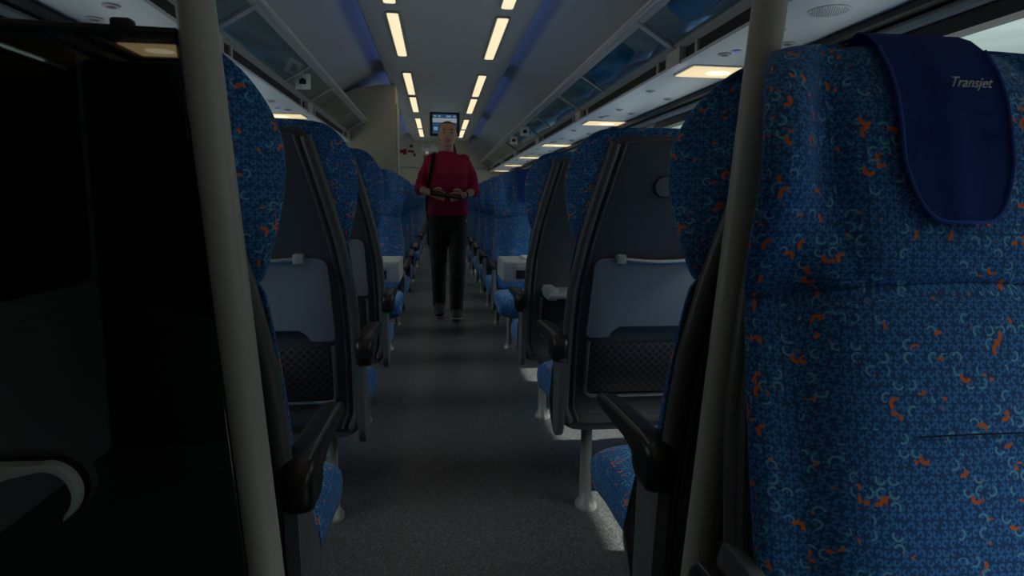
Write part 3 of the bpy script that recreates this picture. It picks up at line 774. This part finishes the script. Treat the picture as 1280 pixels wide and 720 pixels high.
# ------------------------------------------------------------------ poles, glass partition, bracket
def pole(s, label):
    t = thing('grab_pole', label, 'pole', (0, 0, 0), 0, 'grey grab poles')
    X = lambda z: s * (.275 + .069 * z)
    bm = B(); tube(bm, [(X(0), .81, 0), (X(1.0), .81, 1.0), (X(2.19), .81, 2.19)], .0225, 28); obj('tube', bm, 'pole', t)
    bm = B(); tube(bm, [(X(0), .81, 0), (X(0), .81, .012), (X(.02), .81, .02)], [.05, .05, .03], 24); obj('base_flange', bm, 'pole', t, sharp=40)
    bm = B(); tube(bm, [(X(2.165), .81, 2.165), (X(2.18), .81, 2.18), (X(2.197), .81, 2.197)], [.03, .05, .05], 24); obj('top_flange', bm, 'pole', t, sharp=40)
    return t
pole(-1, 'grey slanted grab pole at the edge of the dark glass partition')
pole(1, 'grey slanted grab pole beside the blue-covered front seat')
t = thing('glass_partition', 'tall black smoked glass partition beside the grab pole', 'partition', (0, 0, 0))
bm = B(); prism(bm, [(-1.375, .0), (-.297, .0), (-.381, 1.19), (-1.375, 1.205)], lambda a, b, y: (a, y, b), .801, .809, .001); obj('pane', bm, 'darkglass', t, smooth=False)
bm = B(); tube(bm, [(-1.37, .805, 1.207), (-.381, .805, 1.192)], .007, 8); obj('edge_trim', bm, 'trimblack', t)
bm = B(); box(bm, (-.452, .796, 1.19), (-.428, .814, 1.207), .004); obj('clamp', bm, 'trimblack', t)

# curved moulded bracket in front of the glass
t = thing('curved_bracket', 'light grey curved moulded bracket in front of the dark glass partition', 'bracket', (.094, 0, .022))
outl = [(-1.00, .615), (-1.00, .655), (-.80, .653), (-.665, .651)]
cx, cz, R_ = -.655, .612, .041
for i in range(1, 15):
    a = PI / 2 - i * (PI * .82) / 14; outl.append((cx + R_ * math.cos(a), cz + R_ * math.sin(a)))
inn = []
for i in range(14, -1, -1):
    a = PI / 2 - i * (PI * .82) / 14 - .0; r_ = R_ - .0080 + .005 * (i / 14); inn.append((cx + r_ * math.cos(a), cz + r_ * math.sin(a)))
outl += inn + [(-.690, .638), (-.71, .629), (-.79, .585), (-.85, .555), (-1.0, .555)]
bm = B(); prism(bm, outl, lambda a, b, y: (a, y, b), .776, .794, .002); obj('moulding', bm, 'hook', t, sharp=40)
bm = B(); box(bm, (-1.02, .74, .54), (-.985, .80, .67), .004); obj('mount', bm, 'hook', t)

# ------------------------------------------------------------------ the woman walking up the aisle (her own frame: facing -y, feet at z = 0)
def remesh(name, bm, voxel, mat, parent, smooth=3, disp=None):
    me = bpy.data.meshes.new(name + '_src'); bmesh.ops.recalc_face_normals(bm, faces=bm.faces); bm.to_mesh(me); bm.free()
    tmp = bpy.data.objects.new(name + '_src', me); COL.objects.link(tmp)
    md = tmp.modifiers.new('r', 'REMESH'); md.mode = 'VOXEL'; md.voxel_size = voxel
    dg = bpy.context.evaluated_depsgraph_get(); dg.update()
    me2 = bpy.data.meshes.new_from_object(tmp.evaluated_get(dg))
    bpy.data.objects.remove(tmp); bpy.data.meshes.remove(me)
    b2 = bmesh.new(); b2.from_mesh(me2)
    for _ in range(smooth): bmesh.ops.smooth_vert(b2, verts=b2.verts, factor=.5, use_axis_x=True, use_axis_y=True, use_axis_z=True)
    if disp:
        b2.normal_update()
        for v in b2.verts: v.co += v.normal * disp(v.co)
    b2.to_mesh(me2); b2.free()
    for p in me2.polygons: p.use_smooth = True
    me2.materials.clear(); me2.materials.append(M[mat]); me2.name = name
    o = bpy.data.objects.new(name, me2); COL.objects.link(o); o.parent = parent
    return o
def limb(bm, pts, r, ry=None, n=14, caps=True):
    tube(bm, pts, r, n, ry)
    if caps:
        for p, rr in ((pts[0], r[0]), (pts[-1], r[-1])): ball(bm, p, rr * .98, 12, 8)
def ringsZ(bm, tab, n=24, e=2.3):
    loft(bm, [[(cx + a, cy + b, z) for a, b in sup(hw, hd, e, n)] for z, cx, cy, hw, hd in tab])

W = thing('person', 'woman in crimson sweater and black trousers walking up the aisle holding a tablet', 'person', (.012, 5.30, 0))
# joints
SH = {-1: Vector((-.150, .01, 1.335)), 1: Vector((.155, .01, 1.335))}
EL = {-1: Vector((-.240, .03, 1.100)), 1: Vector((.225, .03, 1.085))}
WR = {-1: Vector((-.135, -.170, 1.060)), 1: Vector((.125, -.175, 1.048))}
HIP = {-1: Vector((-.082, .0, .83)), 1: Vector((.082, -.005, .83))}
KN = {-1: Vector((-.080, .010, .46)), 1: Vector((.078, -.095, .47))}
AN = {-1: Vector((-.078, .115, .095)), 1: Vector((.070, -.085, .075))}

def head(bm):
    yo = -.015
    T = [(1.440, .020, -.030, .018, .022), (1.448, 0, -.052, .030, .030), (1.462, 0, -.046, .044, .046), (1.485, 0, -.030, .055, .066), (1.510, 0, -.014, .0625, .084), (1.540, 0, -.004, .068, .094), (1.570, 0, .004, .0715, .099), (1.600, 0, .008, .071, .098), (1.625, 0, .012, .063, .086), (1.642, 0, .014, .046, .062), (1.650, 0, .014, .022, .032)]
    ringsZ(bm, [(z, 0, cy, hw, hd) for z, cx, cy, hw, hd in T[1:]], 28, 2.2)
    f = lambda z: -.096 + (1.55 - z) * -.03                # face plane
    # nose, brow, lips, chin, cheeks, ears
    tube(bm, [(0, -.088, 1.572), (0, -.098, 1.555), (0, -.110, 1.535), (0, -.116, 1.524), (0, -.104, 1.516)], [.007, .008, .0105, .012, .008], 10)
    for s in (-1, 1):
        ball(bm, (s * .011, -.102, 1.521), (.007, .008, .006), 8, 6)
        tube(bm, [(s * .012, -.092, 1.579), (s * .030, -.091, 1.583), (s * .047, -.078, 1.577)], [.006, .0065, .005], 8)
        ball(bm, (s * .036, -.070, 1.528), (.020, .018, .018), 10, 8)
        ball(bm, (s * .073, .004, 1.545), (.008, .018, .029), 10, 8)
    ball(bm, (0, -.086, 1.497), (.022, .012, .006), 10, 6); ball(bm, (0, -.085, 1.488), (.019, .012, .0065), 10, 6)
    ball(bm, (0, -.076, 1.461), (.018, .014, .012), 10, 6)
    # neck
    tube(bm, [(0, .022, 1.33), (0, .012, 1.40), (0, .004, 1.45), (0, .004, 1.50)], [.058, .049, .047, .048], 18)
def hand(bm, s, wr, palm_dir, across, curl_to):
    """palm with four unequal fingers and a thumb leaving its side"""
    d = palm_dir.normalized(); a = across - d * across.dot(d); a.normalize(); nrm = curl_to - d * curl_to.dot(d) - a * curl_to.dot(a); nrm.normalize()
    pc = [wr - d * .02, wr + d * .012, wr + d * .045, wr + d * .082]
    rings = []
    for p, (ha, hb) in zip(pc, ((.024, .019), (.028, .017), (.038, .0155), (.040, .013))):
        rings.append([p + a * x + nrm * y for x, y in sup(ha, hb, 2.6, 16)])
    loft(bm, rings)
    for k, (o, L) in enumerate(((-.030, .058), (-.010, .070), (.010, .074), (.029, .066))):
        b0 = wr + d * .076 + a * o
        j1 = b0 + d * L * .48 + nrm * .006
        j2 = j1 + (d * .75 + nrm * .66).normalized() * L * .36
        j3 = j2 + (d * .30 + nrm * .95).normalized() * L * .30
        tube(bm, [b0 - d * .02, b0, j1, j2, j3], [.0085, .0090, .0085, .0078, .0062], 8); ball(bm, j3, .0062, 8, 6)
    b0 = wr + d * .022 + a * .030
    j1 = b0 + (a * .72 + d * .7).normalized() * .034 + nrm * .004
    j2 = j1 + (a * .15 + d * .95 + nrm * .25).normalized() * .030
    j3 = j2 + (d * .9 - a * .1 + nrm * .4).normalized() * .024
    tube(bm, [b0 - a * .014, b0, j1, j2, j3], [.013, .013, .0105, .0095, .0075], 8); ball(bm, j3, .0075, 8, 6)

bm = B()
head(bm)
ringsZ(bm, [(.80, 0, 0, .150, .100), (.88, 0, 0, .148, .098), (.98, 0, 0, .128, .088), (1.08, 0, 0, .132, .090), (1.20, 0, -.006, .148, .100), (1.30, 0, .004, .150, .086), (1.36, 0, .012, .125, .066), (1.395, 0, .014, .070, .052)])
for s in (-1, 1):
    limb(bm, [SH[s], SH[s].lerp(EL[s], .5), EL[s]], [.044, .040, .034])
    limb(bm, [EL[s], EL[s].lerp(WR[s], .35), WR[s]], [.034, .035, .0225])
    limb(bm, [HIP[s], HIP[s].lerp(KN[s], .5), KN[s]], [.082, .070, .052]); limb(bm, [KN[s], KN[s].lerp(AN[s], .35), AN[s]], [.052, .052, .034])
    toe = AN[s] + Vector((s * .012, -.135, -.045 if s > 0 else -.065))
    limb(bm, [AN[s] + Vector((0, .03, -.03)), AN[s] + Vector((0, -.04, -.03)), toe], [.034, .032, .024])
# her right hand (picture left) under the tablet's end, her left hand on its other edge
hand(bm, -1, WR[-1], Vector((.88, -.42, -.16)), Vector((.10, -.30, .95)), Vector((-.35, -.85, .1)))
hand(bm, 1, WR[1], Vector((-.90, -.36, -.12)), Vector((-.10, -.30, .95)), Vector((.30, -.85, .1)))
body = remesh('body', bm, .0042, 'skin', W, 2)

# eyes, lips, brows
for s in (-1, 1):
    bm = B(); ball(bm, (s * .030, -.0835, 1.5575), (.0125, .008, .0075), 12, 8); e = obj('eye', bm, 'eye', W, sharp=80)
    bm = B(); ball(bm, (s * .030, -.0895, 1.5575), (.0058, .003, .0058), 10, 6); obj('iris', bm, 'iris', e, sharp=80)
    bm = B(); tube(bm, [(s * .014, -.1005, 1.580), (s * .031, -.0985, 1.585), (s * .049, -.083, 1.578)], [.0022, .003, .0018], 6); obj('eyebrow', bm, 'hair', W, sharp=80)
bm = B(); tube(bm, [(-.024, -.090, 1.4925), (-.010, -.0985, 1.4955), (0, -.0985, 1.494), (.010, -.0985, 1.4955), (.024, -.090, 1.4925)], [.002, .0045, .0045, .0045, .002], 8)
tube(bm, [(-.022, -.090, 1.491), (0, -.097, 1.486), (.022, -.090, 1.491)], [.002, .0055, .002], 8); obj('lips', bm, 'lip', W, sharp=80)
# hair pulled tight to the back, with a tail behind the neck
bm = B()
rings = []
for i in range(9):
    z = 1.50 + .158 * i / 8
    tab = [(1.485, -.030, .055, .066), (1.510, -.014, .0625, .084), (1.540, -.004, .068, .094), (1.570, .004, .0715, .099), (1.600, .008, .071, .098), (1.625, .012, .063, .086), (1.642, .014, .046, .062), (1.650, .014, .022, .032), (1.66, .014, .018, .028)]
    cy, hw, hd = interp(tab, z)
    hl = .030 if z < 1.60 else .030 - (z - 1.60) * 2.3        # front hairline in y
    r = []
    for a, b in sup(hw + .006, hd + .006, 2.2, 32):
        y = cy + b
        r.append((a, max(y, cy + min(hl - cy, hd) if y < hl else y) if z < 1.628 else y, z))
    rings.append(r)
loft(bm, rings)
hair = remesh('hair', bm, .005, 'hair', W, 3)
bm = B(); tube(bm, [(.01, .105, 1.56), (.015, .128, 1.53), (.035, .115, 1.47), (.055, .085, 1.42), (.070, .075, 1.37)], [.018, .026, .028, .022, .010], 12); obj('ponytail', bm, 'hair', hair, sharp=80)

# sweater
folds = lambda p: .0075 * noise.noise((p.x * 10, p.y * 10, p.z * 22)) + .003 * noise.noise((p.x * 24, p.y * 20, p.z * 9))
bm = B()
ringsZ(bm, [(.872, 0, 0, .166, .116), (.885, 0, 0, .172, .121), (.95, 0, 0, .167, .118), (1.05, 0, -.004, .158, .112), (1.15, 0, -.010, .166, .120), (1.23, 0, -.010, .172, .122), (1.30, 0, .0, .174, .106), (1.345, 0, .008, .164, .084), (1.372, 0, .012, .130, .070), (1.398, 0, .012, .078, .064), (1.408, 0, .010, .066, .058)])
for s in (-1, 1):
    sh = SH[s]; mid = EL[s].lerp(WR[s], .30)
    limb(bm, [sh - Vector((s * .02, 0, -.01)), sh.lerp(EL[s], .5), EL[s]], [.055, .053, .050])
    tube(bm, [EL[s], EL[s].lerp(WR[s], .15), mid], [.050, .050, .045], 16); ball(bm, EL[s], .050, 14, 10)
sw = remesh('sweater', bm, .006, 'sweater', W, 5, folds)
bm = B(); tube(bm, [(.067 * math.cos(a * PI / 12), .006 + .060 * math.sin(a * PI / 12), 1.406 + .012 * math.sin(a * PI / 12)) for a in range(24)], .006, 8, closed=True); obj('neck_band', bm, 'sweater', sw, sharp=80)
# trousers
bm = B()
ringsZ(bm, [(.74, 0, 0, .150, .105), (.80, 0, 0, .163, .115), (.86, 0, 0, .160, .110), (.93, 0, 0, .148, .102)])
for s in (-1, 1):
    an = AN[s] + Vector((0, .012, .0))
    limb(bm, [HIP[s] + Vector((0, 0, -.02)), HIP[s].lerp(KN[s], .5), KN[s]], [.088, .080, .068])
    limb(bm, [KN[s], KN[s].lerp(an, .45), an], [.068, .064, .056])
remesh('trousers', bm, .006, 'trousers', W, 4, lambda p: .004 * noise.noise((p.x * 14, p.y * 14, p.z * 12)))
# shoes
for s in (-1, 1):
    a = AN[s]; dz = 0.0
    sh = thing('shoe', '', ''); del sh['label']; del sh['category']
    bpy.data.objects.remove(sh)
    rings = []; lean = .16 if s < 0 else -.10
    for y, z0, z1, hw in ((.065, .012, .075, .020), (.055, .004, .100, .034), (.02, .003, .108, .038), (-.02, .003, .092, .039), (-.07, .003, .068, .044), (-.13, .003, .052, .046), (-.165, .005, .044, .036), (-.180, .012, .034, .020)):
        zc, hd = (z0 + z1) / 2, (z1 - z0) / 2
        rings.append([(p, y, zc + q) for p, q in sup(hw, hd, 3, 18)])
    bm = B(); loft(bm, rings)
    rot = Matrix.Rotation(lean, 4, 'X'); off = Vector((a.x, a.y + (.0 if s < 0 else 0), .035 if s < 0 else .030))
    up = obj('shoe', bm, 'shoe', W, sharp=70)
    bm = B(); prism(bm, [(math.copysign(1, c_) * 0 + x, y) for x, y, c_ in [(-.030, .066, 0), (.030, .066, 0), (.040, .02, 0), (.041, -.04, 0), (.048, -.10, 0), (.040, -.165, 0), (.018, -.187, 0), (-.018, -.187, 0), (-.040, -.165, 0), (-.048, -.10, 0), (-.041, -.04, 0), (-.040, .02, 0)]], lambda p, q, t_: (p, q, t_), -.002, .012, .003)
    so = obj('sole', bm, 'sole', up, sharp=50)
    Mx = Matrix.Translation(off) @ rot
    zmin = min((Mx @ v.co).z for v in so.data.vertices)
    up.matrix_local = Matrix.Translation((0, 0, -zmin)) @ Mx
# wristwatch
dv = (WR[1] - EL[1]).normalized(); c0 = WR[1] - dv * .025
u = dv.cross(Vector((0, 0, 1))).normalized(); v_ = dv.cross(u)
bm = B(); tube(bm, [c0 + u * .0265 * math.cos(a * PI / 10) + v_ * .0265 * math.sin(a * PI / 10) for a in range(20)], .003, 8, .009, closed=True); wt = obj('wristwatch', bm, 'black', W, sharp=80)
bm = B(); ball(bm, c0 - u * .0 + Vector((.004, -.028, .004)), (.013, .006, .013), 14, 8); obj('dial', bm, 'chrome', wt, sharp=80)
# tablet in her hands
t = thing('tablet', 'thin black tablet held at waist height by the walking woman', 'tablet', (-.010, 5.02, 1.050), 0)
t.rotation_euler = (math.radians(13), math.radians(7), math.radians(4))
bm = B(); prism(bm, roundpoly([(-.125, -.085), (.125, -.085), (.125, .085), (-.125, .085)], .012), lambda a, b, c: (a, b, c), -.0045, .0045, .0015); obj('cover', bm, 'leather', t)
bm = B(); prism(bm, roundpoly([(-.112, -.072), (.112, -.072), (.112, .072), (-.112, .072)], .004), lambda a, b, c: (a, b, c), .0044, .0052); obj('display', bm, 'trimblack', t)
# shoulder bag
t = thing('shoulder_bag', 'black shoulder bag with long strap hanging from the woman in the crimson sweater', 'bag', (.012, 5.30, 0))
sp = [(-.125, .10, 1.30), (-.118, .075, 1.37), (-.112, .02, 1.402), (-.116, -.045, 1.385), (-.128, -.098, 1.31), (-.146, -.120, 1.20), (-.166, -.105, 1.10), (-.182, -.05, 1.00), (-.180, .06, .93), (-.14, .15, .88)]
bm = B(); rings = []
for q, p in enumerate(sp):                       # flat strap lying on the sweater: wide sideways, thin outwards
    p = Vector(p); d = (Vector(sp[min(q + 1, len(sp) - 1)]) - Vector(sp[max(q - 1, 0)])).normalized()
    o_ = Vector((p.x * .25, p.y, 0)) + (Vector((0, 0, .12)) if p.z > 1.34 else Vector((0, 0, 0))); o_ = (o_ - d * o_.dot(d)).normalized(); w_ = d.cross(o_)
    rings.append([p + w_ * a * 1. + o_ * b for a, b in sup(.016, .0022, 4, 12)])
loft(bm, rings); tube(bm, [sp[0], (-.13, .135, 1.15), (-.12, .15, .98), (-.10, .165, .84)], .003, 8, .012); obj('strap', bm, 'leather', t, sharp=80)
bm = B(); loft(bm, [[(-.05 + b, .165 + a, z) for a, b in sup(hw, hd, 4, 20)] for z, hw, hd in ((.60, .022, .10), (.615, .034, .125), (.70, .038, .13), (.80, .030, .125), (.835, .018, .12))]); obj('pouch', bm, 'leather', t, sharp=60)

# ------------------------------------------------------------------ daylight
w = bpy.data.worlds.new('outdoors'); S.world = w; w.use_nodes = True
T = w.node_tree; bg = T.nodes['Background']
tc = T.nodes.new('ShaderNodeTexCoord'); sx = T.nodes.new('ShaderNodeSeparateXYZ'); cr = T.nodes.new('ShaderNodeValToRGB')
T.links.new(tc.outputs['Generated'], sx.inputs[0])
mr = T.nodes.new('ShaderNodeMapRange'); mr.inputs[1].default_value = -1; mr.inputs[2].default_value = 1; T.links.new(sx.outputs[2], mr.inputs[0])
T.links.new(mr.outputs[0], cr.inputs[0])
e = cr.color_ramp.elements
e[0].position = 0; e[0].color = (.95, 1.0, .97, 1)
e[1].position = 1; e[1].color = (5.2, 5.7, 6.0, 1)
for p, c in ((.36, (.95, 1.0, .97)), (.47, (.45, .50, .47)), (.52, (.42, .50, .46)), (.60, (.44, .53, .51)), (.68, (1.1, 1.27, 1.3)), (.75, (5.0, 5.5, 5.7))):
    x = e.new(p); x.color = (*c, 1)
mp = T.nodes.new('ShaderNodeMapping'); mp.inputs['Scale'].default_value = (.6, .6, 26); T.links.new(tc.outputs['Generated'], mp.inputs[0])
nz = T.nodes.new('ShaderNodeTexNoise'); nz.inputs['Scale'].default_value = 2; T.links.new(mp.outputs[0], nz.inputs[0])
m2 = T.nodes.new('ShaderNodeMapRange'); m2.inputs[1].default_value = .3; m2.inputs[2].default_value = .7; m2.inputs[3].default_value = .82; m2.inputs[4].default_value = 1.12; T.links.new(nz.outputs[0], m2.inputs[0])
mx = T.nodes.new('ShaderNodeVectorMath'); mx.operation = 'SCALE'; T.links.new(cr.outputs[0], mx.inputs[0]); T.links.new(m2.outputs[0], mx.inputs['Scale'])
T.links.new(mx.outputs[0], bg.inputs['Color']); bg.inputs['Strength'].default_value = 1.0
sun = bpy.data.lights.new('sun', 'SUN'); sun.energy = 9; sun.angle = math.radians(1.5); sun.color = (1, .95, .86)
so = bpy.data.objects.new('sun', sun); COL.objects.link(so)
so.rotation_euler = Vector((-.62, .40, -.90)).to_track_quat('-Z', 'Y').to_euler()
# light portals in the window openings, for clean sampling of the daylight
for s in (-1, 1):
    for (ya, yb) in (WINL if s < 0 else WIN):
        l = bpy.data.lights.new('window_portal', 'AREA'); l.shape = 'RECTANGLE'; l.size = yb - ya; l.size_y = WZ1 - WZ0
        l.cycles.is_portal = True
        o = bpy.data.objects.new('window_portal', l); COL.objects.link(o); o.location = (s * (WX + .06), (ya + yb) / 2, (WZ0 + WZ1) / 2)
        zx = Vector((s, 0, 0)); yx = Vector((0, 0, 1)); xx = yx.cross(zx)
        o.rotation_euler = Matrix((xx, yx, zx)).transposed().to_euler()

# ------------------------------------------------------------------ camera
f = 768.; CX, CY = 640., 360.
VF = (547., 251.); vdx = 575.
vdy = CY + (-f * f - (VF[0] - CX) * (vdx - CX)) / (VF[1] - CY)
Yc = Vector((VF[0] - CX, -(VF[1] - CY), -f)).normalized(); Zc = -Vector((vdx - CX, -(vdy - CY), -f)).normalized(); Xc = Yc.cross(Zc)
R = Matrix((Xc, Yc, Zc))                                # world = R @ camera
cd = bpy.data.cameras.new('camera'); cd.sensor_width = 36; cd.lens = f / 1280 * 36; cd.clip_start = .02
co = bpy.data.objects.new('camera', cd); COL.objects.link(co)
co.matrix_world = Matrix.Translation((-.075, 0, 1.0)) @ R.to_4x4()
S.camera = co

S.view_settings.view_transform = 'Standard'; S.view_settings.look = 'None'; S.view_settings.gamma = 1; S.view_settings.use_curve_mapping = False
S.view_settings.exposure = 0
S.cycles.use_denoising = True; S.cycles.max_bounces = 8; S.cycles.diffuse_bounces = 4; S.cycles.glossy_bounces = 4; S.cycles.transparent_max_bounces = 16
S.cycles.sample_clamp_indirect = 4; S.cycles.caustics_reflective = False; S.cycles.caustics_refractive = False
